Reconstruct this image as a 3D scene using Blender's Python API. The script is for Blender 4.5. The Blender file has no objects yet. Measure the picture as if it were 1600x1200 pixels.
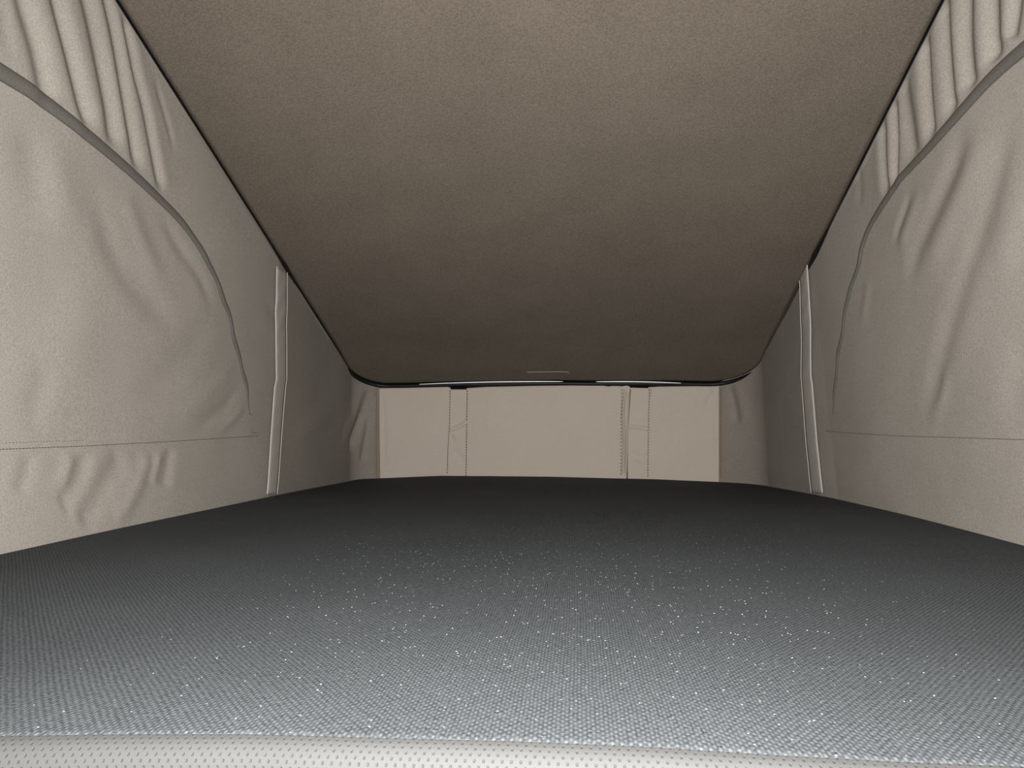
import bpy, math
import numpy as np
from mathutils import Vector

C = bpy.context.scene.collection
sc = bpy.context.scene

# ---------------------------------------------------------------- camera
F = 1150.0                                     # focal length in pixels of the 1600 wide photograph
PITCH = math.atan(71 / F)
YAW = math.atan(99 / F * math.cos(PITCH))
CAM = np.array([0.0, 0.0, 0.15])
cam = bpy.data.cameras.new('camera')
cam.sensor_width = 36.0
cam.lens = 36.0 * F / 1600
cam.clip_start = 0.01
cam_o = bpy.data.objects.new('camera', cam)
cam_o.location = CAM
cam_o.rotation_euler = (math.pi / 2 + PITCH, 0, YAW)
C.objects.link(cam_o)
sc.camera = cam_o
cam.dof.use_dof = False

# ---------------------------------------------------------------- light, world, exposure
w = bpy.data.worlds.new('world')
sc.world = w
w.use_nodes = True
w.node_tree.nodes['Background'].inputs[0].default_value = (0.05, 0.05, 0.055, 1)
w.node_tree.nodes['Background'].inputs[1].default_value = 0.1


def lamp(name, loc, power, size, target, col=(1, 1, 1)):
    l = bpy.data.lights.new(name, 'AREA')
    l.shape = 'DISK'
    l.size = size
    l.energy = power
    l.color = col
    o = bpy.data.objects.new(name, l)
    o.location = loc
    d = Vector(target) - Vector(loc)
    o.rotation_euler = d.to_track_quat('-Z', 'Y').to_euler()
    C.objects.link(o)
    return o


# the hand lamp / phone flash held just over the camera
lamp('flash_light', (-0.01, -0.05, 0.20), 33.0, 0.02, (-0.02, 2.0, 0.22), (1.0, 0.985, 0.965))

vs = sc.view_settings
sc.display_settings.display_device = 'sRGB'
vs.view_transform = 'Standard'
vs.look = 'None'
vs.gamma = 1.0
vs.use_curve_mapping = False
vs.exposure = 0.0

# ---------------------------------------------------------------- pixel -> ray
cp, sp, cy_, sy_ = math.cos(PITCH), math.sin(PITCH), math.cos(YAW), math.sin(YAW)
AX = np.array([cy_, sy_, 0.0])
AF = np.array([-sy_ * cp, cy_ * cp, sp])
AU = np.cross(AX, AF)


def ray(px, py):
    d = AF * F + AX * (px - 800) + AU * (600 - py)
    return d / np.linalg.norm(d)


def on_y(px, py, Y):
    d = ray(px, py)
    return CAM + d * (Y / d[1])


def on_z(px, py, Z=0.0):
    d = ray(px, py)
    return CAM + d * ((Z - CAM[2]) / d[2])


# ---------------------------------------------------------------- the tent's plan
YB = 2.36                                     # back wall
XL, XR = -0.708, 0.594                        # side walls at mattress level
XRT = 0.552                                   # right wall at the roof edge
YF = -0.55                                    # wall behind the camera
T = 0.392                                     # roof slope
ZR = 0.303                                    # roof height at the back wall
CL, CR = 0.09, 0.15                         # corner radii of the fabric
Z0 = -0.11


def roof_z(y):
    return ZR + T * (YB - y)


def side_path(sgn):
    """dense plan polyline of a side wall from the front to its seam with the back wall (bottom and top x)"""
    xb, xt, r = (XL, XL, CL) if sgn < 0 else (XR, XRT, CR)
    xe = on_y(589 if sgn < 0 else 1128, 670, YB)[0]
    def build(x, r, deg):
        rx = abs(xe - x); A = math.radians(deg)
        ys = np.concatenate([np.linspace(YF, 0.75, 60), np.linspace(0.75, YB - r, 560)[1:]])
        p = [(x, y) for y in ys]
        for a in np.linspace(0, A, 60)[1:]:
            p.append((x - sgn * rx * (1 - math.cos(a)) / (1 - math.cos(A)), YB - r + r * math.sin(a) / math.sin(A)))
        return np.array(p)
    if sgn < 0:
        pb, pt = build(xb, r, 62), build(xt, r, 62)
    else:
        pb, pt = build(xb, 0.17, 30), build(xt, r, 40)
        for q, d in ((pb, 0.032),):          # the far bay leans in a little towards the corner
            k = np.clip((q[:, 1] - 1.74) / (YB - 0.17 - 1.74), 0, 1)
            f = np.clip((q[:, 0] - xe) / (xb - xe), 0, 1)
            q[:, 0] -= d * k * f
    return pb, pt


PATH = {s: side_path(s) for s in (-1, 1)}


def hit_side(px, py, sgn):
    """pixel -> (s index as a plan length, z) on the side wall"""
    pb, pt = PATH[sgn]
    d = ray(px, py)
    L = np.concatenate([[0], np.cumsum(np.linalg.norm(np.diff(pb, axis=0), axis=1))])
    v = 0.0
    for _ in range(8):
        P = pb * (1 - v) + pt * v
        c = (P[:, 0] * d[1] - P[:, 1] * d[0]) * sgn     # changes sign where the ray meets the plan
        ok = P[:, 1] > 0.1
        i = int(np.argmax(ok & (c < 0)))
        if i <= 0:
            i = len(P) - 1
        t = c[i - 1] / (c[i - 1] - c[i] + 1e-12)
        t = min(max(t, 0), 1)
        q = P[i - 1] * (1 - t) + P[i] * t
        s = L[i - 1] * (1 - t) + L[i] * t
        z = CAM[2] + d[2] * q[1] / d[1]
        v = min(max(z / roof_z(q[1]), 0), 1)
    return s, z


# ---------------------------------------------------------------- helpers
def mat(name):
    m = bpy.data.materials.new(name)
    m.use_nodes = True
    nt = m.node_tree
    return m, nt, nt.nodes, nt.links, nt.nodes['Principled BSDF']


def N(nt, typ, **kw):
    n = nt.nodes.new(typ)
    for k, v in kw.items():
        setattr(n, k, v)
    return n


def fabric(name, col, col2, scale=900, bump=0.25, rough=0.85, sheen=0.0, dist=0.0004, weave=0.0016):
    m, nt, nodes, links, b = mat(name)
    tc = N(nt, 'ShaderNodeTexCoord')
    n1 = N(nt, 'ShaderNodeTexNoise'); n1.inputs['Scale'].default_value = scale
    n1.inputs['Detail'].default_value = 3
    n2 = N(nt, 'ShaderNodeTexNoise'); n2.inputs['Scale'].default_value = 9
    n2.inputs['Detail'].default_value = 3
    links.new(tc.outputs['Object'], n1.inputs['Vector'])
    links.new(tc.outputs['Object'], n2.inputs['Vector'])
    mx = N(nt, 'ShaderNodeMix', data_type='RGBA')
    mx.inputs['A'].default_value = (*col, 1); mx.inputs['B'].default_value = (*col2, 1)
    ad = N(nt, 'ShaderNodeMath', operation='MULTIPLY_ADD')
    links.new(n1.outputs['Fac'], ad.inputs[0]); ad.inputs[1].default_value = 2.4; ad.inputs[2].default_value = -0.95
    ad2 = N(nt, 'ShaderNodeMath', operation='MULTIPLY_ADD')
    links.new(n2.outputs['Fac'], ad2.inputs[0]); ad2.inputs[1].default_value = 0.5
    links.new(ad.outputs[0], ad2.inputs[2]); ad2.use_clamp = True
    links.new(ad2.outputs[0], mx.inputs['Factor'])
    links.new(mx.outputs['Result'], b.inputs['Base Color'])
    bp = N(nt, 'ShaderNodeBump'); bp.inputs['Strength'].default_value = bump
    bp.inputs['Distance'].default_value = dist
    links.new(n1.outputs['Fac'], bp.inputs['Height'])
    links.new(bp.outputs[0], b.inputs['Normal'])
    b.inputs['Roughness'].default_value = rough
    b.inputs['Specular IOR Level'].default_value = 0.06
    b.inputs['Sheen Weight'].default_value = sheen
    b.inputs['Sheen Roughness'].default_value = 0.5
    return m


def plain(name, col, rough=0.6, metal=0.0, spec=0.5):
    m, nt, nodes, links, b = mat(name)
    n = N(nt, 'ShaderNodeTexNoise'); n.inputs['Scale'].default_value = 120
    tc = N(nt, 'ShaderNodeTexCoord'); links.new(tc.outputs['Object'], n.inputs['Vector'])
    mx = N(nt, 'ShaderNodeMix', data_type='RGBA')
    mx.inputs['A'].default_value = (*[c * 0.85 for c in col], 1); mx.inputs['B'].default_value = (*[min(c * 1.15, 1) for c in col], 1)
    links.new(n.outputs['Fac'], mx.inputs['Factor']); links.new(mx.outputs['Result'], b.inputs['Base Color'])
    b.inputs['Roughness'].default_value = rough
    b.inputs['Metallic'].default_value = metal
    b.inputs['Specular IOR Level'].default_value = spec
    return m


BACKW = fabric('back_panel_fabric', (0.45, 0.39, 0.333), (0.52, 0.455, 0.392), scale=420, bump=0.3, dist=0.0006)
WALL = fabric('tent_fabric', (0.245, 0.224, 0.197), (0.355, 0.325, 0.288), scale=420, bump=0.35, dist=0.0006)
LINER = fabric('roof_liner', (0.107, 0.089, 0.071), (0.172, 0.144, 0.117), scale=330, bump=0.5, dist=0.0008, rough=0.95)
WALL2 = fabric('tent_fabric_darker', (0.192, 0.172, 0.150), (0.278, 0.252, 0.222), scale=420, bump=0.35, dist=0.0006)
ZIPM = fabric('zip_cover_fabric', (0.098, 0.091, 0.080), (0.138, 0.129, 0.115), scale=600)
TAPE = fabric('webbing', (0.31, 0.287, 0.26), (0.39, 0.362, 0.33), scale=700)
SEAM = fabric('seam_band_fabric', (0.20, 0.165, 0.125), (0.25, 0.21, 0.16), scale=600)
BLACK = plain('black_rubber', (0.006, 0.006, 0.006), 0.5, 0, 0.3)
THREAD = plain('brown_thread', (0.05, 0.04, 0.03), 0.8)
PALE = plain('pale_thread', (0.60, 0.57, 0.53), 0.7)
METAL = plain('bare_metal_lip', (0.9, 0.9, 0.9), 0.35, 0.2, 0.8)
DARKF = plain('bed_board', (0.05, 0.05, 0.05), 0.8)
VOID = plain('dark_gap', (0.004, 0.004, 0.004), 0.9, 0, 0.1)


def mattress_material():
    m, nt, nodes, links, b = mat('mattress_knit')
    tc = N(nt, 'ShaderNodeTexCoord')
    sep = N(nt, 'ShaderNodeSeparateXYZ'); links.new(tc.outputs['Object'], sep.inputs[0])
    # slight wander of the knitted rows
    wn = N(nt, 'ShaderNodeTexNoise'); wn.inputs['Scale'].default_value = 12
    links.new(tc.outputs['Object'], wn.inputs['Vector'])
    wob = N(nt, 'ShaderNodeMath', operation='MULTIPLY_ADD'); wob.inputs[1].default_value = 0.004
    links.new(wn.outputs['Fac'], wob.inputs[0]); links.new(sep.outputs['X'], wob.inputs[2])
    p, q = 0.0022, 0.0027

    def cosn(src, k):
        a = N(nt, 'ShaderNodeMath', operation='MULTIPLY'); a.inputs[1].default_value = k
        links.new(src, a.inputs[0])
        c = N(nt, 'ShaderNodeMath', operation='COSINE'); links.new(a.outputs[0], c.inputs[0])
        return c.outputs[0]
    cx = cosn(wob.outputs[0], math.pi / p)
    cyy = cosn(sep.outputs['Y'], math.pi / q)
    c2 = cosn(wob.outputs[0], 2 * math.pi / p)
    pr = N(nt, 'ShaderNodeMath', operation='MULTIPLY'); links.new(cx, pr.inputs[0]); links.new(cyy, pr.inputs[1])
    h = N(nt, 'ShaderNodeMath', operation='MULTIPLY_ADD'); links.new(c2, h.inputs[0]); h.inputs[1].default_value = 0.55
    links.new(pr.outputs[0], h.inputs[2])
    h2 = N(nt, 'ShaderNodeMath', operation='MULTIPLY_ADD'); links.new(h.outputs[0], h2.inputs[0])
    h2.inputs[1].default_value = 0.27
    irr = N(nt, 'ShaderNodeTexNoise'); irr.inputs['Scale'].default_value = 420; irr.inputs['Detail'].default_value = 2
    links.new(tc.outputs['Object'], irr.inputs['Vector'])
    irm = N(nt, 'ShaderNodeMath', operation='MULTIPLY_ADD'); irm.inputs[1].default_value = 1.0; irm.inputs[2].default_value = -0.01
    links.new(irr.outputs['Fac'], irm.inputs[0]); links.new(irm.outputs[0], h2.inputs[2]); h2.use_clamp = True
    fn = N(nt, 'ShaderNodeTexNoise'); fn.inputs['Scale'].default_value = 900; fn.inputs['Detail'].default_value = 2
    links.new(tc.outputs['Object'], fn.inputs['Vector'])
    hs = N(nt, 'ShaderNodeMath', operation='ADD'); links.new(h2.outputs[0], hs.inputs[0]); links.new(fn.outputs['Fac'], hs.inputs[1])
    cr = N(nt, 'ShaderNodeMix', data_type='RGBA')
    cr.inputs['A'].default_value = (0.017, 0.0192, 0.021, 1); cr.inputs['B'].default_value = (0.104, 0.1115, 0.117, 1)
    links.new(h2.outputs[0], cr.inputs['Factor'])
    # broad unevenness of the dye
    bn = N(nt, 'ShaderNodeTexNoise'); bn.inputs['Scale'].default_value = 6
    links.new(tc.outputs['Object'], bn.inputs['Vector'])
    c3 = N(nt, 'ShaderNodeMix', data_type='RGBA', blend_type='MULTIPLY')
    c3.inputs['Factor'].default_value = 1
    rmp = N(nt, 'ShaderNodeMapRange'); rmp.inputs['To Min'].default_value = 0.85; rmp.inputs['To Max'].default_value = 1.15
    links.new(bn.outputs['Fac'], rmp.inputs['Value'])
    links.new(cr.outputs['Result'], c3.inputs['A']); links.new(rmp.outputs[0], c3.inputs['B'])
    links.new(c3.outputs['Result'], b.inputs['Base Color'])
    bp = N(nt, 'ShaderNodeBump'); bp.inputs['Strength'].default_value = 0.35; bp.inputs['Distance'].default_value = 0.0006
    links.new(hs.outputs[0], bp.inputs['Height'])
    # single shiny filaments
    vo = N(nt, 'ShaderNodeTexVoronoi', voronoi_dimensions='2D'); vo.inputs['Scale'].default_value = 720
    links.new(tc.outputs['Object'], vo.inputs['Vector'])
    sc_ = N(nt, 'ShaderNodeSeparateColor'); links.new(vo.outputs['Color'], sc_.inputs[0])
    gt = N(nt, 'ShaderNodeMath', operation='GREATER_THAN'); gt.inputs[1].default_value = 0.945
    links.new(sc_.outputs[0], gt.inputs[0])
    near = N(nt, 'ShaderNodeMath', operation='LESS_THAN'); near.inputs[1].default_value = 0.36
    links.new(vo.outputs['Distance'], near.inputs[0])
    fl = N(nt, 'ShaderNodeMath', operation='MULTIPLY'); links.new(gt.outputs[0], fl.inputs[0]); links.new(near.outputs[0], fl.inputs[1])
    # filament facets tilt at random
    va = N(nt, 'ShaderNodeVectorMath', operation='SUBTRACT'); links.new(vo.outputs['Color'], va.inputs[0]); va.inputs[1].default_value = (0.97, 0.5, 0.5)
    vsx = N(nt, 'ShaderNodeCombineXYZ')
    s2 = N(nt, 'ShaderNodeSeparateXYZ'); links.new(va.outputs[0], s2.inputs[0])
    links.new(s2.outputs['Y'], vsx.inputs['X']); links.new(s2.outputs['Z'], vsx.inputs['Y'])
    vm = N(nt, 'ShaderNodeVectorMath', operation='MULTIPLY'); links.new(vsx.outputs[0], vm.inputs[0]); vm.inputs[1].default_value = (2.6, 5.0, 0)
    lean = N(nt, 'ShaderNodeVectorMath', operation='ADD'); links.new(vm.outputs[0], lean.inputs[0]); lean.inputs[1].default_value = (0, -2.2, 0)
    gm = N(nt, 'ShaderNodeVectorMath', operation='ADD'); links.new(bp.outputs[0], gm.inputs[0]); links.new(lean.outputs[0], gm.inputs[1])
    nm = N(nt, 'ShaderNodeVectorMath', operation='NORMALIZE'); links.new(gm.outputs[0], nm.inputs[0])
    gl = N(nt, 'ShaderNodeBsdfGlossy'); gl.inputs['Roughness'].default_value = 0.3
    gl.inputs['Color'].default_value = (0.042, 0.042, 0.044, 1)
    links.new(nm.outputs[0], gl.inputs['Normal'])
    ms = N(nt, 'ShaderNodeMixShader')
    f2 = N(nt, 'ShaderNodeMath', operation='MULTIPLY'); links.new(fl.outputs[0], f2.inputs[0]); f2.inputs[1].default_value = 0.5
    links.new(f2.outputs[0], ms.inputs[0])
    links.new(bp.outputs[0], b.inputs['Normal'])
    b.inputs['Roughness'].default_value = 0.75
    b.inputs['Specular IOR Level'].default_value = 0.03
    b.inputs['Sheen Weight'].default_value = 0.0
    out = nodes['Material Output']
    links.new(b.outputs[0], ms.inputs[1]); links.new(gl.outputs[0], ms.inputs[2])
    links.new(ms.outputs[0], out.inputs['Surface'])
    return m


def spacer_material():
    m, nt, nodes, links, b = mat('spacer_mesh')
    uv = N(nt, 'ShaderNodeUVMap')
    sep = N(nt, 'ShaderNodeSeparateXYZ'); links.new(uv.outputs[0], sep.inputs[0])
    p, q = 0.0044, 0.0027

    def cosn(src, k):
        a = N(nt, 'ShaderNodeMath', operation='MULTIPLY'); a.inputs[1].default_value = k
        links.new(src, a.inputs[0])
        c = N(nt, 'ShaderNodeMath', operation='COSINE'); links.new(a.outputs[0], c.inputs[0])
        return c.outputs[0]
    pr = N(nt, 'ShaderNodeMath', operation='MULTIPLY')
    links.new(cosn(sep.outputs['X'], 2 * math.pi / p), pr.inputs[0]); links.new(cosn(sep.outputs['Y'], math.pi / q), pr.inputs[1])
    mr = N(nt, 'ShaderNodeMapRange', interpolation_type='SMOOTHSTEP')
    mr.inputs['From Min'].default_value = 0.45; mr.inputs['From Max'].default_value = 0.95
    links.new(pr.outputs[0], mr.inputs['Value'])
    nz = N(nt, 'ShaderNodeTexNoise'); nz.inputs['Scale'].default_value = 500
    tc = N(nt, 'ShaderNodeTexCoord'); links.new(tc.outputs['Object'], nz.inputs['Vector'])
    mm = N(nt, 'ShaderNodeMath', operation='MULTIPLY'); links.new(mr.outputs[0], mm.inputs[0]); links.new(nz.outputs['Fac'], mm.inputs[1])
    mx = N(nt, 'ShaderNodeMix', data_type='RGBA')
    mx.inputs['A'].default_value = (0.034, 0.034, 0.0335, 1); mx.inputs['B'].default_value = (0.011, 0.011, 0.011, 1)
    links.new(mm.outputs[0], mx.inputs['Factor']); links.new(mx.outputs['Result'], b.inputs['Base Color'])
    inv = N(nt, 'ShaderNodeMath', operation='SUBTRACT'); inv.inputs[0].default_value = 1; links.new(mr.outputs[0], inv.inputs[1])
    bp = N(nt, 'ShaderNodeBump'); bp.inputs['Strength'].default_value = 0.6; bp.inputs['Distance'].default_value = 0.0008
    links.new(inv.outputs[0], bp.inputs['Height']); links.new(bp.outputs[0], b.inputs['Normal'])
    b.inputs['Roughness'].default_value = 0.8
    return m


KNIT = mattress_material()
SPACER = spacer_material()


def link(name, me, m, parent=None, smooth=True):
    me.materials.append(m)
    if smooth:
        me.polygons.foreach_set('use_smooth', np.ones(len(me.polygons), dtype=bool))
    o = bpy.data.objects.new(name, me)
    C.objects.link(o)
    if parent is not None:
        o.parent = parent
    return o


def mesh_np(name, verts, faces):
    me = bpy.data.meshes.new(name)
    verts = np.asarray(verts, dtype=np.float32).reshape(-1, 3)
    faces = np.asarray(faces, dtype=np.int32)
    me.vertices.add(len(verts)); me.vertices.foreach_set('co', verts.ravel())
    me.loops.add(faces.size); me.loops.foreach_set('vertex_index', faces.ravel())
    me.polygons.add(len(faces))
    me.polygons.foreach_set('loop_start', np.arange(len(faces), dtype=np.int32) * faces.shape[1])
    me.update(calc_edges=True)
    me.validate()
    return me


def grid_faces(nu, nv, closed_v=False):
    i = np.arange(nu - 1)[:, None]; j = np.arange(nv if closed_v else nv - 1)[None, :]
    j2 = (j + 1) % nv
    a = i * nv + j; b = (i + 1) * nv + j; c = (i + 1) * nv + j2; d = i * nv + j2
    return np.stack([a, b, c, d], -1).reshape(-1, 4)


def submesh(verts, faces):
    used = np.unique(faces)
    remap = np.full(len(verts), -1); remap[used] = np.arange(len(used))
    return verts[used], remap[faces]


def tube(name, pts, rad, m, parent=None, seg=10, flat=1.0, nrm=None):
    """sweep along pts; rad per point; flat squashes along nrm"""
    pts = np.asarray(pts, float); n = len(pts)
    rad = np.broadcast_to(np.asarray(rad, float), (n,))
    tg = np.gradient(pts, axis=0); tg /= np.linalg.norm(tg, axis=1)[:, None]
    up = np.array([0, 0, 1.0]) if nrm is None else np.asarray(nrm, float)
    up = np.broadcast_to(up, (n, 3))
    u = up - tg * np.sum(up * tg, axis=1)[:, None]; u /= np.linalg.norm(u, axis=1)[:, None]
    v = np.cross(tg, u)
    a = np.linspace(0, 2 * math.pi, seg, endpoint=False)
    V = pts[:, None] + rad[:, None, None] * (np.cos(a)[None, :, None] * u[:, None] * flat + np.sin(a)[None, :, None] * v[:, None])
    F_ = grid_faces(n, seg, True).tolist()
    F_.append(list(range(seg))[::-1]); F_.append([(n - 1) * seg + k for k in range(seg)])
    me = bpy.data.meshes.new(name); me.from_pydata(V.reshape(-1, 3).tolist(), [], F_); me.update()
    return link(name, me, m, parent)


def resample(p, n):
    p = np.asarray(p, float)
    L = np.concatenate([[0], np.cumsum(np.linalg.norm(np.diff(p, axis=0), axis=1))])
    t = np.linspace(0, L[-1], n)
    return np.stack([np.interp(t, L, p[:, k]) for k in range(p.shape[1])], 1)


def smooth_line(p, n, it=None):
    """Catmull-Rom through the points, evenly resampled"""
    p = np.asarray(p, float)
    q = np.vstack([2 * p[0] - p[1], p, 2 * p[-1] - p[-2]])
    out = []
    for i in range(1, len(q) - 2):
        for t in np.linspace(0, 1, 16, endpoint=False):
            out.append(0.5 * ((2 * q[i]) + (-q[i - 1] + q[i + 1]) * t + (2 * q[i - 1] - 5 * q[i] + 4 * q[i + 1] - q[i + 2]) * t * t
                              + (-q[i - 1] + 3 * q[i] - 3 * q[i + 1] + q[i + 2]) * t ** 3))
    out.append(q[-2])
    return resample(out, n)


def struct(o):
    o['kind'] = 'structure'
    return o


# ---------------------------------------------------------------- fabric side walls
def stroke(S, Z, line, width, amp, fade=0.3):
    """displacement of one fold: bell across the line, fading at its ends"""
    p = smooth_line(line, 28)
    D = np.full(S.shape, 1e9); TT = np.zeros(S.shape); SG = np.zeros(S.shape)
    n = len(p) - 1
    # limit the work to the neighbourhood
    m = (S > p[:, 0].min() - 5 * width) & (S < p[:, 0].max() + 5 * width) & (Z > p[:, 1].min() - 5 * width) & (Z < p[:, 1].max() + 5 * width)
    s = S[m]; z = Z[m]; d = np.full(s.shape, 1e9); tt = np.zeros(s.shape)
    for i in range(n):
        a = p[i]; e = p[i + 1] - a; L2 = (e ** 2).sum()
        t = np.clip(((s - a[0]) * e[0] + (z - a[1]) * e[1]) / L2, 0, 1)
        dd = (s - a[0] - t * e[0]) ** 2 + (z - a[1] - t * e[1]) ** 2
        k = dd < d
        d[k] = dd[k]; tt[k] = (i + t[k]) / n
    d = np.sqrt(d)
    f = np.clip(tt / fade, 0, 1) * np.clip((1 - tt) / fade, 0, 1) if fade > 0 else 1.0
    f = f * f * (3 - 2 * f) if fade > 0 else 1.0
    out = np.zeros(S.shape)
    g = np.exp(-(d / width) ** 2) - 0.35 * np.exp(-(d / (2.4 * width)) ** 2)
    out[m] = amp * g * f
    return out


# fold lines: photograph pixels, width (m), depth (m, negative = valley), end fade
LEFT_FOLDS = [
    ([(32, -60), (39, 0), (60, 75), (74, 140), (80, 165)], .013, -.007, .12),
    ([(76, -70), (90, 0), (111, 84), (129, 156), (146, 208)], .011, -.008, .12),
    ([(128, -30), (141, 18), (156, 90), (171, 168), (181, 236)], .012, -.007, .12),
    ([(160, -30), (172, 20), (183, 75), (195, 144), (207, 210), (220, 274)], .010, -.0065, .12),
    ([(192, 10), (202, 60), (214, 117), (228, 168), (240, 228), (256, 306)], .009, -.006, .12),
    ([(240, 110), (250, 150), (258, 177), (267, 210), (274, 246)], .008, -.004, .3),
    ([(0, -40), (8, 40), (14, 90)], .012, -.004, .3),
    # on the window flap
    ([(144, 262), (155, 317), (180, 393), (217, 450), (287, 520)], .026, -.009, .3),
    ([(190, 285), (205, 330), (233, 400), (262, 440)], .020, .006, .3),
    ([(246, 318), (262, 352), (283, 390), (313, 436), (334, 492)], .014, -.006, .3),
    ([(70, 215), (95, 300), (120, 380)], .035, .008, .4),
    ([(30, 170), (55, 250), (70, 330)], .030, -.007, .4),
    ([(80, 560), (60, 620), (38, 676)], .020, -.004, .35),
    ([(150, 420), (120, 520), (100, 610)], .05, .006, .4),
    ([(378, 600), (345, 640), (300, 672)], .014, -.005, .35),
    ([(384, 630), (362, 655), (335, 676)], .010, .004, .35),
    ([(370, 560), (330, 610), (270, 660)], .020, .004, .35),
    ([(340, 470), (290, 560), (200, 640)], .03, -.004, .4),
    # under the stitched line
    ([(134, 704), (128, 735), (118, 760), (92, 795)], .012, -0.0081, .16),
    ([(112, 708), (104, 735), (92, 768)], .012, .004, .25),
    ([(194, 702), (183, 730), (168, 752), (140, 800), (122, 825)], .017, -0.0108, .16),
    ([(234, 706), (222, 745), (200, 790), (176, 822)], .011, 0.0068, .16),
    ([(266, 698), (262, 730), (256, 765)], .010, -0.0068, .16),
    ([(250, 704), (245, 730), (238, 760)], .010, .004, .25),
    ([(46, 705), (40, 740), (26, 775)], .013, -.004, .25),
    # near the corner
    ([(584, 600), (576, 618), (560, 660), (545, 710)], .016, -.022, .2),
    ([(578, 640), (572, 680), (564, 728)], .010, -.012, .2),
    ([(566, 612), (552, 650), (532, 700)], .022, .007, .3),
    ([(450, 700), (490, 660), (540, 620)], .030, .006, .4),
    ([(400, 455), (425, 490), (455, 520)], .02, -.003, .4),
]
RIGHT_FOLDS = [
    ([(1376, 90), (1377, 195), (1378, 240), (1383, 312)], .010, -.0055, .12),
    ([(1398, 40), (1395, 150), (1397, 217), (1394, 300)], .009, -.007, .12),
    ([(1406, 40), (1411, 140), (1420, 200), (1427, 255)], .014, -.005, .12),
    ([(1441, -40), (1443, 70), (1447, 150), (1454, 225)], .011, -.008, .12),
    ([(1472, -40), (1474, 7), (1477, 67), (1482, 133), (1487, 185)], .011, -.007, .12),
    ([(1510, -60), (1510, 0), (1510, 67), (1516, 146)], .013, -.0075, .12),
    ([(1550, -70), (1550, 0), (1552, 60), (1554, 102)], .013, -.008, .12),
    ([(1592, -60), (1588, 10), (1580, 66)], .010, -.006, .12),
    ([(1338, 240), (1342, 290), (1340, 330)], .012, -.003, .3),
    # flap
    ([(1512, 190), (1492, 250), (1462, 320), (1430, 395), (1418, 455)], .020, -.009, .25),
    ([(1540, 180), (1520, 250), (1488, 330), (1456, 400), (1446, 440)], .024, .008, .3),
    ([(1590, 150), (1567, 235), (1545, 310), (1520, 390), (1486, 500), (1457, 600), (1434, 655)], .022, -.007, .2),
    ([(1424, 296), (1408, 340), (1394, 384)], .009, -.005, .3),
    ([(1440, 290), (1420, 345), (1402, 400)], .012, .004, .3),
    ([(1600, 260), (1575, 360), (1545, 450)], .03, .006, .4),
    ([(1620, 500), (1590, 600), (1565, 670)], .03, -.005, .4),
    ([(1480, 560), (1470, 620), (1446, 668)], .014, .004, .4),
    ([(1360, 420), (1352, 480), (1345, 520)], .014, .003, .4),
    # corner
    ([(1138, 598), (1146, 622), (1154, 665)], .014, -.012, .2),
    ([(1146, 590), (1158, 630), (1168, 680)], .022, .005, .3),
    ([(1290, 440), (1262, 520), (1230, 600)], .03, -.003, .4),
]
LEFT_ZIP = [(-120, 40), (-60, 76), (0, 112), (60, 152), (120, 199), (180, 248), (240, 302), (285, 350), (318, 402), (340, 452), (356, 500), (366, 545), (377, 582), (384, 620), (388, 646)]
RIGHT_ZIP = [(1720, -10), (1660, 32), (1600, 78), (1550, 122), (1500, 176), (1450, 232), (1410, 275), (1385, 310), (1360, 352), (1348, 385), (1341, 420), (1326, 468), (1320, 510), (1311, 560), (1306, 610), (1302, 650)]
LEFT_HEM = [(-120, 708), (0, 702), (130, 697), (260, 690), (402, 681)]
RIGHT_HEM = [(1294, 674), (1400, 681), (1500, 684), (1600, 687), (1720, 690)]


def wiggle(S, Z, seed):
    r = np.random.RandomState(seed)
    out = np.zeros(S.shape)
    for k in range(16):
        fx, fz = r.normal(0, 9), r.normal(0, 5)
        out += 0.0007 * np.sin(fx * S + fz * Z + r.uniform(0, 6.28)) / (0.4 + 0.1 * math.hypot(fx, fz))
    return out


LEFT_STRAP = [(434.5, 421), (434, 470), (433.5, 520), (434.5, 592), (432, 606), (426, 680), (419.5, 772)]
RIGHT_STRAP = [(1258.5, 412), (1261, 450), (1263.5, 520), (1264.5, 588), (1266, 600), (1273, 690), (1281.5, 770)]
WALLDATA = {}


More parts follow.
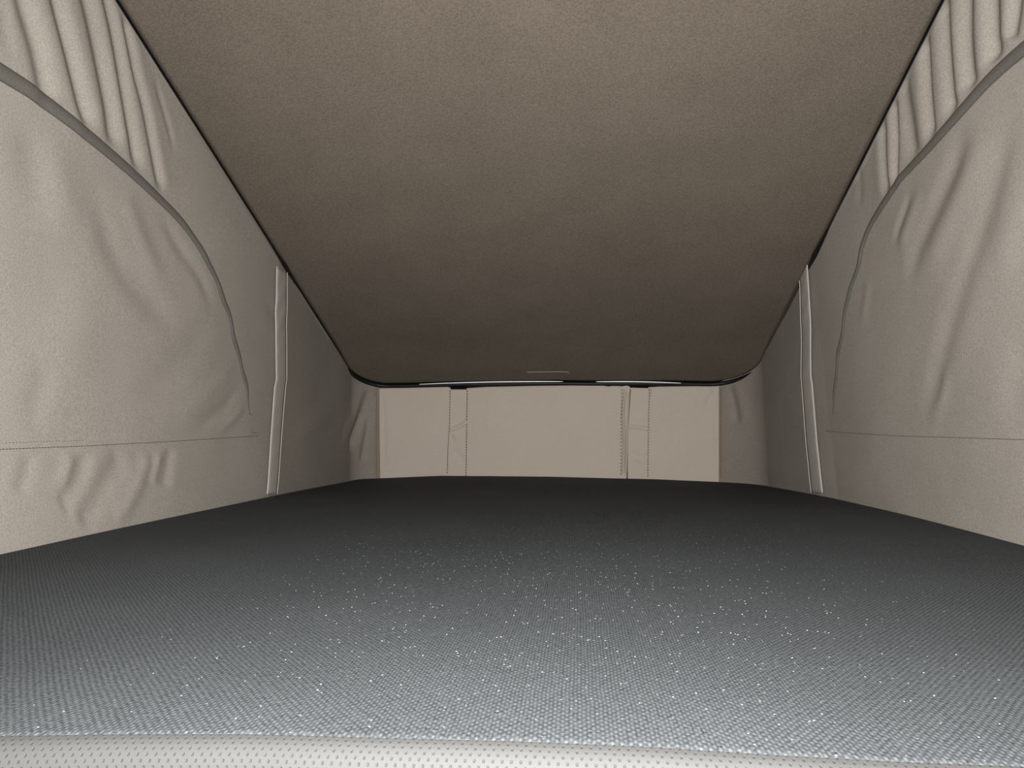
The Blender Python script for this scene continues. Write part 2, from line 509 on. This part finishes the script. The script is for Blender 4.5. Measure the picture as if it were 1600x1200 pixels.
def side_wall(name, sgn, folds, zipl, hem):
    pb, pt = PATH[sgn]
    L = np.concatenate([[0], np.cumsum(np.linalg.norm(np.diff(pb, axis=0), axis=1))])
    ns = len(pb); vs_ = np.concatenate([[Z0 / 0.6], np.linspace(-0.02, 1, 300)])
    nv = len(vs_)
    # normals of the plan, inward
    tg = np.gradient(pb, axis=0); tg /= np.linalg.norm(tg, axis=1)[:, None]
    nr = np.stack([tg[:, 1], -tg[:, 0]], 1) * (-sgn)
    ztop = roof_z(pb[:, 1]) - 0.002
    V = np.clip(vs_, 0, 1)[None, :]
    Zg = vs_[None, :] * ztop[:, None]
    Zg[:, 0] = Z0
    Sg = np.repeat(L[:, None], nv, 1)
    disp = wiggle(Sg, Zg, 3 + sgn)
    for line, wd, am, fd in folds:
        uv = [hit_side(px, py, sgn) for px, py in line]
        k = 1.45 if fd <= .12 else 0.6
        kw = 1.45 if fd <= .12 else 1.15
        if fd == .16:
            k, kw = 0.5, 1.7
        disp += stroke(Sg, Zg, uv, wd * kw, am * k, fd)
    # ripple of the flap next to the zip
    zl = smooth_line([hit_side(px, py, sgn) for px, py in zipl], 200)
    hl = resample([hit_side(px, py, sgn) for px, py in hem], 60)
    if sgn > 0:
        hl = hl[np.argsort(hl[:, 0])]
    # inside of the flap region: below the zip arc, above the hem
    zs = zl[np.argsort(zl[:, 0])]
    s_end = max(zl[:, 0].max(), 0)
    # zip height as a function of s (upper branch)
    zipz = np.interp(Sg, zs[:, 0], zs[:, 1])
    hemz = np.interp(Sg, hl[:, 0], hl[:, 1])
    inside = (Zg < zipz) & (Zg > hemz) & (Sg < s_end)
    disp *= np.clip((1 - vs_) / 0.02, 0.2, 1)[None, :]      # pulled flat at the roof edge
    disp *= np.where(Zg < 0.03, np.clip(0.5 + Zg / 0.06, 0.3, 1), 1)
    P = pb[:, None, :] * (1 - V[..., None]) + pt[:, None, :] * V[..., None] + nr[:, None, :] * disp[..., None]
    verts = np.concatenate([P, Zg[..., None]], -1).reshape(-1, 3)
    faces = grid_faces(ns, nv)
    fin = inside.reshape(-1)[faces].all(1)
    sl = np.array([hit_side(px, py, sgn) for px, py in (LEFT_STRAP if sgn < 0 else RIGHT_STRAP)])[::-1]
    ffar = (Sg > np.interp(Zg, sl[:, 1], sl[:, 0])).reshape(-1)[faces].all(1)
    v1, f1 = submesh(verts, faces[~fin & ~ffar])
    wall = struct(link(name, mesh_np(name, v1, f1), WALL))
    v2, f2 = submesh(verts, faces[fin])
    flap = link('window_flap', mesh_np('window_flap', v2, f2), WALL, wall)
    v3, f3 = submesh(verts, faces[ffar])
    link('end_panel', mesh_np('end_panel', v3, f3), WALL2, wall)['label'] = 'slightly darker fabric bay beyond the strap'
    WALLDATA[sgn] = dict(L=L, nr=nr, pb=pb, pt=pt, disp=disp, ztop=ztop, vs=vs_)
    return wall, flap, zl, hl


def side_point(sgn, s, z, off=0.0):
    d = WALLDATA[sgn]
    i = np.clip(np.searchsorted(d['L'], s) - 1, 0, len(d['L']) - 2)
    t = (s - d['L'][i]) / (d['L'][i + 1] - d['L'][i])
    pb = d['pb'][i] * (1 - t) + d['pb'][i + 1] * t; pt = d['pt'][i] * (1 - t) + d['pt'][i + 1] * t
    nr = d['nr'][i] * (1 - t) + d['nr'][i + 1] * t
    v = z / (d['ztop'][i] * (1 - t) + d['ztop'][i + 1] * t)
    dv = np.interp(v, d['vs'], d['disp'][i] * (1 - t) + d['disp'][i + 1] * t)
    v = min(max(v, 0), 1)
    q = pb * (1 - v) + pt * v + nr * (dv + off)
    return np.array([q[0], q[1], z]), np.array([nr[0], nr[1], 0.0])


def dashes(name, lines, m, parent, length, gap, half, lift_dir):
    """a row of small stitches as one joined part"""
    V = []; Fs = []
    for line in lines:
        P = np.asarray(line, float)
        Lc = np.concatenate([[0], np.cumsum(np.linalg.norm(np.diff(P, axis=0), axis=1))])
        s = 0.0
        while s + length < Lc[-1]:
            a = np.array([np.interp(s, Lc, P[:, k]) for k in range(3)]); b = np.array([np.interp(s + length, Lc, P[:, k]) for k in range(3)])
            t = (b - a) / np.linalg.norm(b - a)
            n = np.asarray(lift_dir(a), float); u = np.cross(t, n); u /= np.linalg.norm(u)
            k0 = len(V)
            mid = (a + b) / 2 + n * half * 1.2
            for p_, wdt in ((a, 0.5), (mid, 1.0), (b, 0.5)):
                V += [p_ + u * half * wdt, p_ + n * half * wdt, p_ - u * half * wdt, p_ - n * half * wdt]
            for r in (0, 4):
                for c in range(4):
                    Fs.append([k0 + r + c, k0 + r + (c + 1) % 4, k0 + r + 4 + (c + 1) % 4, k0 + r + 4 + c])
            s += length + gap
    me = bpy.data.meshes.new(name); me.from_pydata([tuple(v) for v in V], [], Fs); me.update()
    o = link(name, me, m, parent); o['kind'] = 'stuff'
    return o


wallL, flapL, zipL, hemL = side_wall('wall_left', -1, LEFT_FOLDS, LEFT_ZIP, LEFT_HEM)
wallR, flapR, zipR, hemR = side_wall('wall_right', 1, RIGHT_FOLDS, RIGHT_ZIP, RIGHT_HEM)


def zip_cover(sgn, zl, wall, r0, r1):
    n = 220
    z = resample(zl, n)
    pts = []; nrm = []; rad = []
    t = np.linspace(0, 1, n)
    for k in range(n):
        tt = t[k]
        wob = 0.0030 * math.sin(tt * 75) * np.clip((tt - 0.55) / 0.2, 0, 1)
        p, nn = side_point(sgn, z[k, 0] + wob, z[k, 1], 0.002)
        r = r1 + (r0 - r1) * (1 - tt ** .75)
        r *= 1 - 0.75 * np.clip((tt - 0.93) / 0.07, 0, 1)
        rad.append(r * (1 + 0.12 * math.sin(tt * 61 + 1) * np.clip((tt - 0.5) / 0.2, 0, 1))); pts.append(p); nrm.append(nn)
    return tube('zip_cover', pts, rad, ZIPM, wall, seg=14, flat=0.55, nrm=np.array(nrm))


zc = zip_cover(-1, zipL, wallL, 0.0128, 0.0040); zc['label'] = 'darker piped cover over the arched zip'
zc = zip_cover(1, zipR, wallR, 0.0112, 0.0036); zc['label'] = 'darker piped cover over the arched zip'


def side_line(sgn, pix, n=80, off=0.0006):
    uv = resample([hit_side(px, py, sgn) for px, py in pix], n)
    return [side_point(sgn, a, b, off)[0] for a, b in uv]


dashes('hem_stitching', [side_line(-1, LEFT_HEM)], THREAD, wallL, .0045, .0012, .00055, lambda p: (1, 0, 0))
dashes('hem_stitching', [side_line(-1, [(-120, 697), (0, 692), (130, 688)])], THREAD, wallL, .003, .003, .0003, lambda p: (1, 0, 0))
dashes('hem_stitching', [side_line(1, RIGHT_HEM)], ZIPM, wallR, .005, .0010, .0006, lambda p: (-1, 0, 0))
# bar tacks closing the ends of the zips and hems
dashes('bar_tack', [side_line(-1, [(387, 646), (393, 649)], 6), side_line(-1, [(391, 675), (400, 677)], 6)], THREAD, wallL, .004, .001, .0006, lambda p: (1, 0, 0))
dashes('bar_tack', [side_line(1, [(1296, 672), (1291, 674)], 6)], THREAD, wallR, .004, .001, .0006, lambda p: (-1, 0, 0))

# ---------------------------------------------------------------- back wall of sewn panels
back = struct(bpy.data.objects.new('wall_back', None)); C.objects.link(back)
XS0 = on_y(593, 670, YB)[0]; XS1 = on_y(1126, 670, YB)[0]


def back_panel(name, top, bot_x0, bot_x1, y, m=BACKW, folds=(), thick=0.0012, nx=90, nz=70, seed=1, parent=None):
    """cloth panel between two slightly slanted sides; top = pixels along its upper edge, y = plane"""
    tp = np.array([on_y(a, b, y) for a, b in top])
    x0b, x1b = on_y(bot_x0, 747, y)[0], on_y(bot_x1, 747, y)[0]
    zb = -0.06
    u = np.linspace(0, 1, nx); v = np.linspace(0, 1, nz)
    xt = tp[0, 0] + (tp[-1, 0] - tp[0, 0]) * u
    zt = np.interp(xt, tp[:, 0], tp[:, 2])
    kb = (0 - zb) / (np.mean(zt) - zb)
    xb = x0b + (x1b - x0b) * u
    X = xb[:, None] + (xt - xb)[:, None] * ((v[None, :] - kb) / (1 - kb))
    Z = zb + (zt[:, None] - zb) * v[None, :]
    D = wiggle(X * 1.5 + seed, Z * 1.5, seed) * 0.8
    for line, wd, am, fd in folds:
        uv = [(on_y(a, b, y)[0], on_y(a, b, y)[2]) for a, b in line]
        D += stroke(X, Z, uv, wd, am, fd)
    front = np.stack([X, y - D, Z], -1).reshape(-1, 3)
    rear = front + np.array([0, thick, 0])
    n = len(front); f = grid_faces(nx, nz)
    idx = np.arange(n).reshape(nx, nz)
    loop = np.concatenate([idx[:, 0], idx[-1, 1:], idx[-2::-1, -1], idx[0, -2:0:-1]])
    l2 = np.roll(loop, -1)
    side = np.stack([loop, loop + n, l2 + n, l2], 1)
    me = mesh_np(name, np.vstack([front, rear]), np.vstack([f, f[:, ::-1] + n, side[:, ::-1]]))
    return link(name, me, m, back if parent is None else parent)


back_panel('fabric_panel', [(590, 606.5), (640, 606), (700, 604.5), (704, 606)], 590, 700, YB, seed=1,
           folds=[([(697, 690), (680, 715), (650, 742)], .010, -.003, .3), ([(596, 606), (600, 680), (598, 745)], .01, -.003, .2)])
back_panel('fabric_panel', [(729, 606.5), (760, 604.5), (830, 603), (940, 602), (950, 604), (958, 603), (972, 603.5)], 727, 969, YB, seed=2, nx=140)
back_panel('fabric_panel', [(1013, 605), (1030, 604), (1080, 603.5), (1130, 603)], 1013, 1128, YB, seed=3,
           folds=[([(1122, 606), (1112, 618), (1100, 640)], .008, -.004, .3), ([(1020, 662), (1050, 650), (1075, 632)], .012, -.003, .3), ([(1118, 640), (1120, 690), (1119, 745)], .010, -.002, .3)])
st = back_panel('fabric_strip', [(702, 608.5), (731, 608.5)], 697, 729, YB - 0.004, seed=4, nx=40,
                folds=[([(702, 672), (715, 668), (732, 658)], .006, .009, .1), ([(702, 680), (706, 684), (712, 690)], .006, -.006, .2), ([(708, 700), (716, 712), (726, 720)], .012, -.005, .3)])
st['label'] = 'narrow vertical strip sewn over the left join, creased halfway'
st = back_panel('fabric_strip', [(981, 605.5), (1016, 606.5)], 981, 1014, YB - 0.005, seed=5, nx=40,
                folds=[([(982, 667), (1000, 668), (1015, 671)], .005, .010, .06), ([(985, 700), (1000, 706), (1013, 709)], .008, .005, .2), ([(986, 720), (1000, 726), (1012, 727)], .008, -.005, .2)])
st['label'] = 'narrow vertical strip sewn over the right join with a cross crease'
st = back_panel('folded_hem', [(971, 604), (979, 602), (984, 604)], 968, 979, YB - 0.006, seed=6, nx=40,
                folds=[([(977, 606), (974, 640), (975, 690), (973, 745)], .004, -.010, .05), ([(982, 610), (981, 640), (978, 745)], .003, .005, .05)])
st['label'] = 'rumpled hem of the middle panel beside the right strip'


def back_line(pix, y, n=40):
    p = resample(pix, n)
    return [on_y(a, b, y) for a, b in p]


dashes('seam_stitching', [back_line([(703.5, 610), (702.5, 660), (700, 700), (699, 740)], YB - .0065)], THREAD, back, .0065, .0022, .0013, lambda p: (0, -1, 0))
dashes('seam_stitching', [back_line([(730, 610), (729, 660), (728, 745)], YB - .0065)], THREAD, back, .0065, .0025, .0013, lambda p: (0, -1, 0))
dashes('seam_stitching', [back_line([(972, 608), (970.5, 650), (970, 745)], YB - .0085)], THREAD, back, .006, .005, .0011, lambda p: (0, -1, 0))
dashes('seam_stitching', [back_line([(1014.5, 608), (1013, 670), (1012, 746)], YB - .0075)], THREAD, back, .0065, .0025, .0012, lambda p: (0, -1, 0))
dashes('seam_stitching', [back_line([(1018, 608), (1015, 625)], YB - .002)], THREAD, back, .006, .004, .0008, lambda p: (0, -1, 0))
tube('join_shadow_cord', [on_y(a, b, YB - .0035) for a, b in resample([(985, 608), (983, 640), (981, 668), (980.5, 700), (981, 747)], 30)],  # brown tube added to draw the shadow along the right join, no real cord
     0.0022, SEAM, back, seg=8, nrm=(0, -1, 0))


# the turned seam bands in the two corners
def seam_band(px, w_px, m):
    st_ = back_panel('corner_seam', [(px - w_px / 2, 604), (px + w_px / 2, 605)], px - w_px / 2, px + w_px / 2 + 1, YB - 0.004, m, seed=7, nx=24,
                     folds=[([(px - w_px * .1, 606), (px - w_px * .1, 746)], .003, -.003, .02)])
    return st_


seam_band(588, 9, SEAM)['label'] = 'brownish doubled seam in the left corner'
seam_band(1127, 7, SEAM)['label'] = 'brownish doubled seam in the right corner'
dashes('seam_stitching', [back_line([(1127, 608), (1127, 746)], YB - .006)], THREAD, back, .005, .004, .0008, lambda p: (0, -1, 0))

# ---------------------------------------------------------------- roof liner
def roof_outline(inset, yb):
    xl, xr = XL + 0.001, XRT - 0.001
    rl, rr = 0.105, 0.135
    pts = []
    for a in np.linspace(0, math.pi / 2, 16):
        pts.append((xl + inset + rl * (1 - math.cos(a)), yb - rl + rl * math.sin(a)))
    for a in np.linspace(math.pi / 2, 0, 16):
        pts.append((xr - inset - rr * (1 - math.cos(a)), yb - rr + rr * math.sin(a)))
    return np.array(pts)


YRB = YB - 0.014
ol = roof_outline(0.002, YRB)
RN = np.array([0, -T, -1.0]) / math.hypot(T, 1)           # liner faces down and forward
# rows across: for each y the left and right limit
ys = np.concatenate([np.linspace(YF, 1.9, 80), YRB - (YRB - 1.9) * (1 - np.linspace(0, 1, 90) ** 0.6)[1:]])
lft = ol[:16]; rgt = ol[16:]
xl_ = np.interp(ys, lft[:, 1], lft[:, 0]); xr_ = np.interp(ys, rgt[::-1, 1], rgt[::-1, 0])
nx = 120
u = np.linspace(0, 1, nx)
X = xl_[:, None] + (xr_ - xl_)[:, None] * u
Y = np.repeat(ys[:, None], nx, 1)
sag = 0.004 * np.sin(X * 7 + 1) * np.sin(Y * 4) * np.clip((u * (1 - u) * 12), 0, 1)
# the shallow moulded recess near the back edge
hp = on_y(855, 582, YB - .06)
hx, hy = hp[0], None
d = ray(855, 583); k = (roof_z(0) - CAM[2]) / (d[2] + T * d[1]); hpt = CAM + d * k


def liner_z(x, y):
    x = np.asarray(x, float); y = np.asarray(y, float)
    k = np.clip((y - 2.1) / .2, 0, 1); k = k * k * (3 - 2 * k)
    bow = np.interp(x, [XL, -.55, -.38, -.05, .05, .30, .42, XRT], [0, 0, .004, .006, .004, .003, 0, 0])
    return roof_z(y) - 0.008 * k + bow * np.clip((y - 1.9) / 0.4, 0, 1)


Zt = liner_z(X, Y) + sag * np.clip((2.3 - Y) / .3, 0, 1)
dn = np.clip((Y - (YRB - 0.03)) / 0.03, 0, 1)
top = np.stack([X, Y, Zt], -1).reshape(-1, 3)
fc = grid_faces(len(ys), nx)
n = len(top)
rear = top + np.array([0, 0, 0.02])
idx = np.arange(n).reshape(len(ys), nx)
loop = np.concatenate([idx[:, 0], idx[-1, 1:], idx[-2::-1, -1], idx[0, -2:0:-1]])
l2 = np.roll(loop, -1)
me = mesh_np('ceiling', np.vstack([top, rear]), np.vstack([fc, fc[:, ::-1] + n, np.stack([loop, loop + n, l2 + n, l2], 1)]))
ceil = struct(link('ceiling', me, LINER))


# moulded pull recess in the liner: a stadium-shaped lip with a sunken tray
def stadium(cx, cy, hw, hh, n=10):
    p = []
    for a in np.linspace(-math.pi / 2, math.pi / 2, n):
        p.append((cx + hw - hh + hh * math.cos(a), cy + hh * math.sin(a)))
    for a in np.linspace(math.pi / 2, 3 * math.pi / 2, n):
        p.append((cx - hw + hh + hh * math.cos(a), cy + hh * math.sin(a)))
    return np.array(p)


def roof_hit(px, py):
    d = ray(px, py)
    k = (roof_z(0) - CAM[2]) / (d[2] + T * d[1])
    return CAM + d * k


pA, pB = roof_hit(822, 580), roof_hit(889, 580)
pT, pBt = roof_hit(855, 579), roof_hit(855, 588)
cxh, cyh = (pA[0] + pB[0]) / 2, (pT[1] + pBt[1]) / 2
hw, hh = (pB[0] - pA[0]) / 2, (pBt[1] - pT[1]) / 2
rings = []
for hwk, hhk, dz in ((1.0, 1.0, -0.001), (0.985, 0.9, 0.0016), (0.5, 0.2, 0.0016)):
    q = stadium(cxh, cyh, hw * hwk, hh * hhk)
    rings.append(np.array([(a, b, float(liner_z(a, b)) - dz) for a, b in q]))
V = np.array(rings); nr_, nc_ = V.shape[:2]
fr = grid_faces(nr_, nc_, True).tolist(); fr.append([(nr_ - 1) * nc_ + i for i in range(nc_)])
me = bpy.data.meshes.new('grip_plate'); me.from_pydata(V.reshape(-1, 3).tolist(), [], fr); me.update()
gp = link('grip_plate', me, LINER, ceil, smooth=False)
gp['label'] = 'slim oblong moulded grip with a pale upper edge'
edge = [(a, b, float(liner_z(a, b)) - 0.0018) for a, b in [(cxh + hw * math.cos(t) * 1.0 if abs(math.cos(t)) > 2 else x_, y_) for x_, y_, t in [(x0, cyh - hh, 0) for x0 in np.linspace(cxh - hw * .96, cxh + hw * .9, 20)]]]
edge += [(cxh + hw * .95, cyh - hh * .85, float(liner_z(cxh, cyh - hh)) - .0018), (cxh + hw, cyh - hh * .4, float(liner_z(cxh, cyh - hh * .4)) - .001)]
tube('grip_edge', edge, 0.0009, TAPE, gp, seg=8)['label'] = 'pale thin edge'

# black rubber seal around the roof
ys_s = np.linspace(YF + .01, YRB - .105, 60)
sealpts = [(XL + 0.001, y, roof_z(y) - 0.003) for y in ys_s]
seal_ol = roof_outline(-0.0, YB - 0.008)
sealpts += [(a, b, liner_z(a, b) - 0.003 - 0.004 * min(max((b - YB + .1) / .08, 0), 1)) for a, b in resample(seal_ol, 160)]
sealpts += [(XRT - 0.001, y, roof_z(y) - 0.003) for y in ys_s[::-1]]
sealpts = np.array(sealpts)
rr_ = np.where(sealpts[:, 1] > YB - .16, 0.0011 + 0.0052 * np.clip((sealpts[:, 1] - (YB - .16)) / .10, 0, 1), 0.0011)
# thicker knuckles where the straps are tied in
for sx, yk in ((-1, 1.73), (1, 1.71)):
    side = (sealpts[:, 0] * sx > 0)
    rr_ = rr_ + 0.006 * side * np.exp(-((sealpts[:, 1] - yk) / 0.05) ** 2)
s_dense = sealpts
seal = struct(tube('trim_1', s_dense, rr_, BLACK, None, seg=10))
seal['label'] = 'black rubber seal around the roof liner'
# dark box section behind the seal closing the gap over the back wall
def box(name, lo, hi, m, parent=None):
    lo = np.array(lo); hi = np.array(hi)
    V = [(x, y, z) for x in (lo[0], hi[0]) for y in (lo[1], hi[1]) for z in (lo[2], hi[2])]
    Fc = [(0, 1, 3, 2), (4, 6, 7, 5), (0, 4, 5, 1), (2, 3, 7, 6), (0, 2, 6, 4), (1, 5, 7, 3)]
    me = bpy.data.meshes.new(name); me.from_pydata([tuple(map(float, v)) for v in V], [], Fc); me.update()
    return link(name, me, m, parent, smooth=False)


struct(box('trim_2', (-0.62, YB + 0.007, 0.275), (0.465, YB + 0.02, 0.32), VOID))
# bright lip under the liner's back edge
for nm, pl in (('trim_3', [(655, 600.5), (700, 598.6), (760, 597), (830, 596.2), (880, 596.2)]),
               ('trim_4', [(931, 596.5), (980, 596.3), (1020, 597), (1064, 598.5)])):
    P = smooth_line([on_y(a, b, YB - 0.020) for a, b in pl], 60)
    tt = np.linspace(0, 1, 60)
    struct(tube(nm, P, 0.0008 + 0.0014 * np.sin(math.pi * tt) ** .5, METAL, None, seg=8))

# ---------------------------------------------------------------- straps on the side walls
def strap(name, sgn, c_px, w_px, off, label):
    """c_px: centre line pixels, w_px: apparent widths"""
    root = bpy.data.objects.new(name, None); C.objects.link(root)
    n = 60
    cl = resample([(a, b, w_) for (a, b), w_ in zip(c_px, w_px)], n)
    Lp, Rp = [], []
    for a, b, w_ in cl:
        for lst, k in ((Lp, -.5), (Rp, .5)):
            s, z = hit_side(a + k * w_, b + (0 if b > 440 else k * w_ * (1.2 if sgn < 0 else -1.7) * (440 - b) / 40), sgn)
            lst.append(side_point(sgn, s, z, off)[0])
    Lp, Rp = np.array(Lp), np.array(Rp)
    base = (Lp[-1] + Rp[-1]) / 2
    root.location = base
    m_ = 7
    rows = []
    inw = np.array([-sgn, 0, 0.0])
    for i in range(n):
        for j in range(m_):
            t = j / (m_ - 1)
            crease = 0.0012 * math.sin(i * 0.9 + j * .8) * (1 if i < 16 else .3)
            rows.append(Lp[i] * (1 - t) + Rp[i] * t + inw * (0.0015 * math.sin(math.pi * t) + crease * math.sin(math.pi * t)))
    fr_ = np.array(rows) - base; bk = fr_ - inw * 0.0012
    f = grid_faces(n, m_); nn = len(fr_)
    idx = np.arange(nn).reshape(n, m_)
    loop = np.concatenate([idx[:, 0], idx[-1, 1:], idx[-2::-1, -1], idx[0, -2:0:-1]]); l2 = np.roll(loop, -1)
    me = mesh_np('webbing', np.vstack([fr_, bk]), np.vstack([f, f[:, ::-1] + nn, np.stack([loop, loop + nn, l2 + nn, l2], 1)]))
    link('webbing', me, TAPE, root)
    for E in (Lp, Rp):
        o = tube('woven_edge', E - base + inw * 0.0004, 0.0008, PALE, root, seg=6, nrm=inw); o['label'] = 'bright white woven edge'
    root['label'] = label; root['category'] = 'strap'
    return root


strap('fabric_strap', -1, LEFT_STRAP, [17, 18, 18, 17, 18, 17, 16], 0.007,
      'pale kinked webbing strap with white edges down the left fabric wall')
strap('fabric_strap', 1, RIGHT_STRAP, [13, 14, 15, 15, 16, 17, 18], 0.007,
      'pale webbing strap with white edges down the right fabric wall')

# ---------------------------------------------------------------- mattress
FQ = np.array([on_z(a, b, -0.0006) for a, b in [(-100, 1151), (0, 1150), (200, 1147), (400, 1147), (600, 1153), (800, 1158), (1000, 1166), (1200, 1179), (1400, 1190), (1600, 1198), (1700, 1202)]])
FQX = np.concatenate([[-.71], FQ[:, 0], [.60]])
FQY = np.concatenate([[FQ[0, 1] + .005], FQ[:, 1], [FQ[-1, 1] - .03]])


def front_y(x):
    return np.interp(x, FQX, FQY)


rear_px = [(552, 748), (600, 746.5), (650, 744.5), (690, 743), (780, 743.5), (880, 744.5), (980, 747), (1060, 748.5), (1150, 752), (1195, 754)]
YM = YB - 0.018
rp = np.array([on_y(a, b, YM) for a, b in rear_px])
mat_root = bpy.data.objects.new('mattress', None); C.objects.link(mat_root)
mat_root.location = (-0.06, 1.3, -0.09)
ML = np.array(mat_root.location)
mat_root['label'] = 'wide dark grey ribbed mattress with a light grey mesh front edge filling the pop-up roof'
mat_root['category'] = 'mattress'
R = 0.016
x0m, x1m = XL + 0.006, XR - 0.006


def edgev(lo, hi, n, e=0.012, k=8):
    return np.concatenate([lo + e * (1 - np.cos(np.linspace(0, math.pi / 2, k))), np.linspace(lo + e, hi - e, n)[1:-1], hi - e * (1 - np.cos(np.linspace(math.pi / 2, 0, k)))])


xs = edgev(x0m, x1m, 150)


def mat_top(x, y):
    zr = np.interp(x, rp[:, 0], rp[:, 2])
    t = np.clip((y - 1.3) / (YM - 1.3), 0, 1)
    z = zr * t * t * (3 - 2 * t)
    z = z + 0.0012 * np.sin(x * 9 + y * 3) * np.sin(y * 5 + 1) * np.clip((y - .5) * 2, 0, 1)
    e = 0.012
    dx = np.minimum(x - x0m, x1m - x)
    k = np.clip(1 - dx / e, 0, 1)
    z = z - 0.010 * (1 - np.sqrt(np.clip(1 - k * k, 0, 1)))
    dy = YM - y
    k = np.clip(1 - dy / e, 0, 1)
    z = z - 0.008 * (1 - np.sqrt(np.clip(1 - k * k, 0, 1)))
    return z


# the rear corners follow the rounded fabric corners
def fit_x(y):
    y = np.asarray(y, float)
    l = np.interp(y, PATH[-1][0][:, 1], PATH[-1][0][:, 0]) + 0.006
    r = np.interp(y, PATH[1][0][:, 1], PATH[1][0][:, 0]) - 0.006
    return l + (xs - x0m) / (x1m - x0m) * (r - l)


# rows: rolled front edge first, then the flat
A_SEAM = math.radians(16)
rows = []
for a in np.linspace(A_SEAM, 0, 8):
    yy = front_y(xs) + R * math.sin(A_SEAM) - R * math.sin(a)
    rows.append(np.stack([xs, yy, mat_top(xs, yy) - R * (1 - math.cos(a))], -1))
tv = np.linspace(0, 1, 230)[1:] ** 1.25
for t in tv:
    y0 = front_y(xs) + R * math.sin(A_SEAM)
    ye = YM - 0.012
    yy = y0 + (ye - y0) * t
    rows.append(np.stack([fit_x(yy), yy, mat_top(xs, yy)], -1))
for a in np.linspace(0, math.pi / 2, 7)[1:]:
    yy = np.full_like(xs, YM - 0.012 + 0.012 * math.sin(a))
    rows.append(np.stack([fit_x(yy), yy, mat_top(xs, yy)], -1))
V = np.array(rows)
me = mesh_np('top_cover', V.reshape(-1, 3) - ML, grid_faces(V.shape[0], V.shape[1])[:, ::-1])
tcov = link('top_cover', me, KNIT, mat_root)

# light border: rolls on from the seam at the front, then straight down; also round the sides and back
perim = []
fr0 = V[0]
rows_b = []
lens = []
angs = np.linspace(A_SEAM, math.pi / 2, 10)
acc = 0
for i, a in enumerate(angs):
    yy = fr0[:, 1] + R * math.sin(A_SEAM) - R * math.sin(a)
    bulge = 0.0009 * math.sin(min(i, 3) / 3 * math.pi / 2)
    rows_b.append(np.stack([xs, yy - bulge * math.sin(a), fr0[:, 2] + R * (1 - math.cos(A_SEAM)) - R * (1 - math.cos(a)) + bulge * math.cos(a)], -1))
    lens.append(R * (a - A_SEAM))
l0 = lens[-1]; last = rows_b[-1]
for dz in np.linspace(0, 1, 8)[1:]:
    r_ = last.copy(); zb = -0.088; r_[:, 2] = last[:, 2] * (1 - dz) + zb * dz
    rows_b.append(r_); lens.append(l0 + 0.07 * dz)
Vb = np.array(rows_b)
me = mesh_np('side_border', Vb.reshape(-1, 3) - ML, grid_faces(Vb.shape[0], Vb.shape[1]))
uvl = me.uv_layers.new(name='UVMap')
UV = np.stack([np.repeat(xs[None, :], Vb.shape[0], 0), np.repeat(np.array(lens)[:, None], len(xs), 1)], -1).reshape(-1, 2)
vi = np.zeros(len(me.loops), dtype=np.int32); me.loops.foreach_get('vertex_index', vi)
uvl.data.foreach_set('uv', UV[vi].ravel().astype(np.float32))
link('side_border', me, SPACER, mat_root)['label'] = 'light grey perforated mesh border'
# foam core under the cover
lo = np.array([x0m + .03, 0.42, -0.086]) - ML; hi = np.array([x1m - .08, YM - .12, -0.03]) - ML
box('foam_core', lo, hi, DARKF, mat_root)

# ---------------------------------------------------------------- bed board, front wall
struct(box('floor', (XL - .02, YF - .02, -0.12), (XR + .02, YB + .02, -0.09), DARKF))
struct(box('wall_front', (XL - .02, YF - 0.02, -0.09), (XR + .02, YF, roof_z(YF) + .02), WALL))
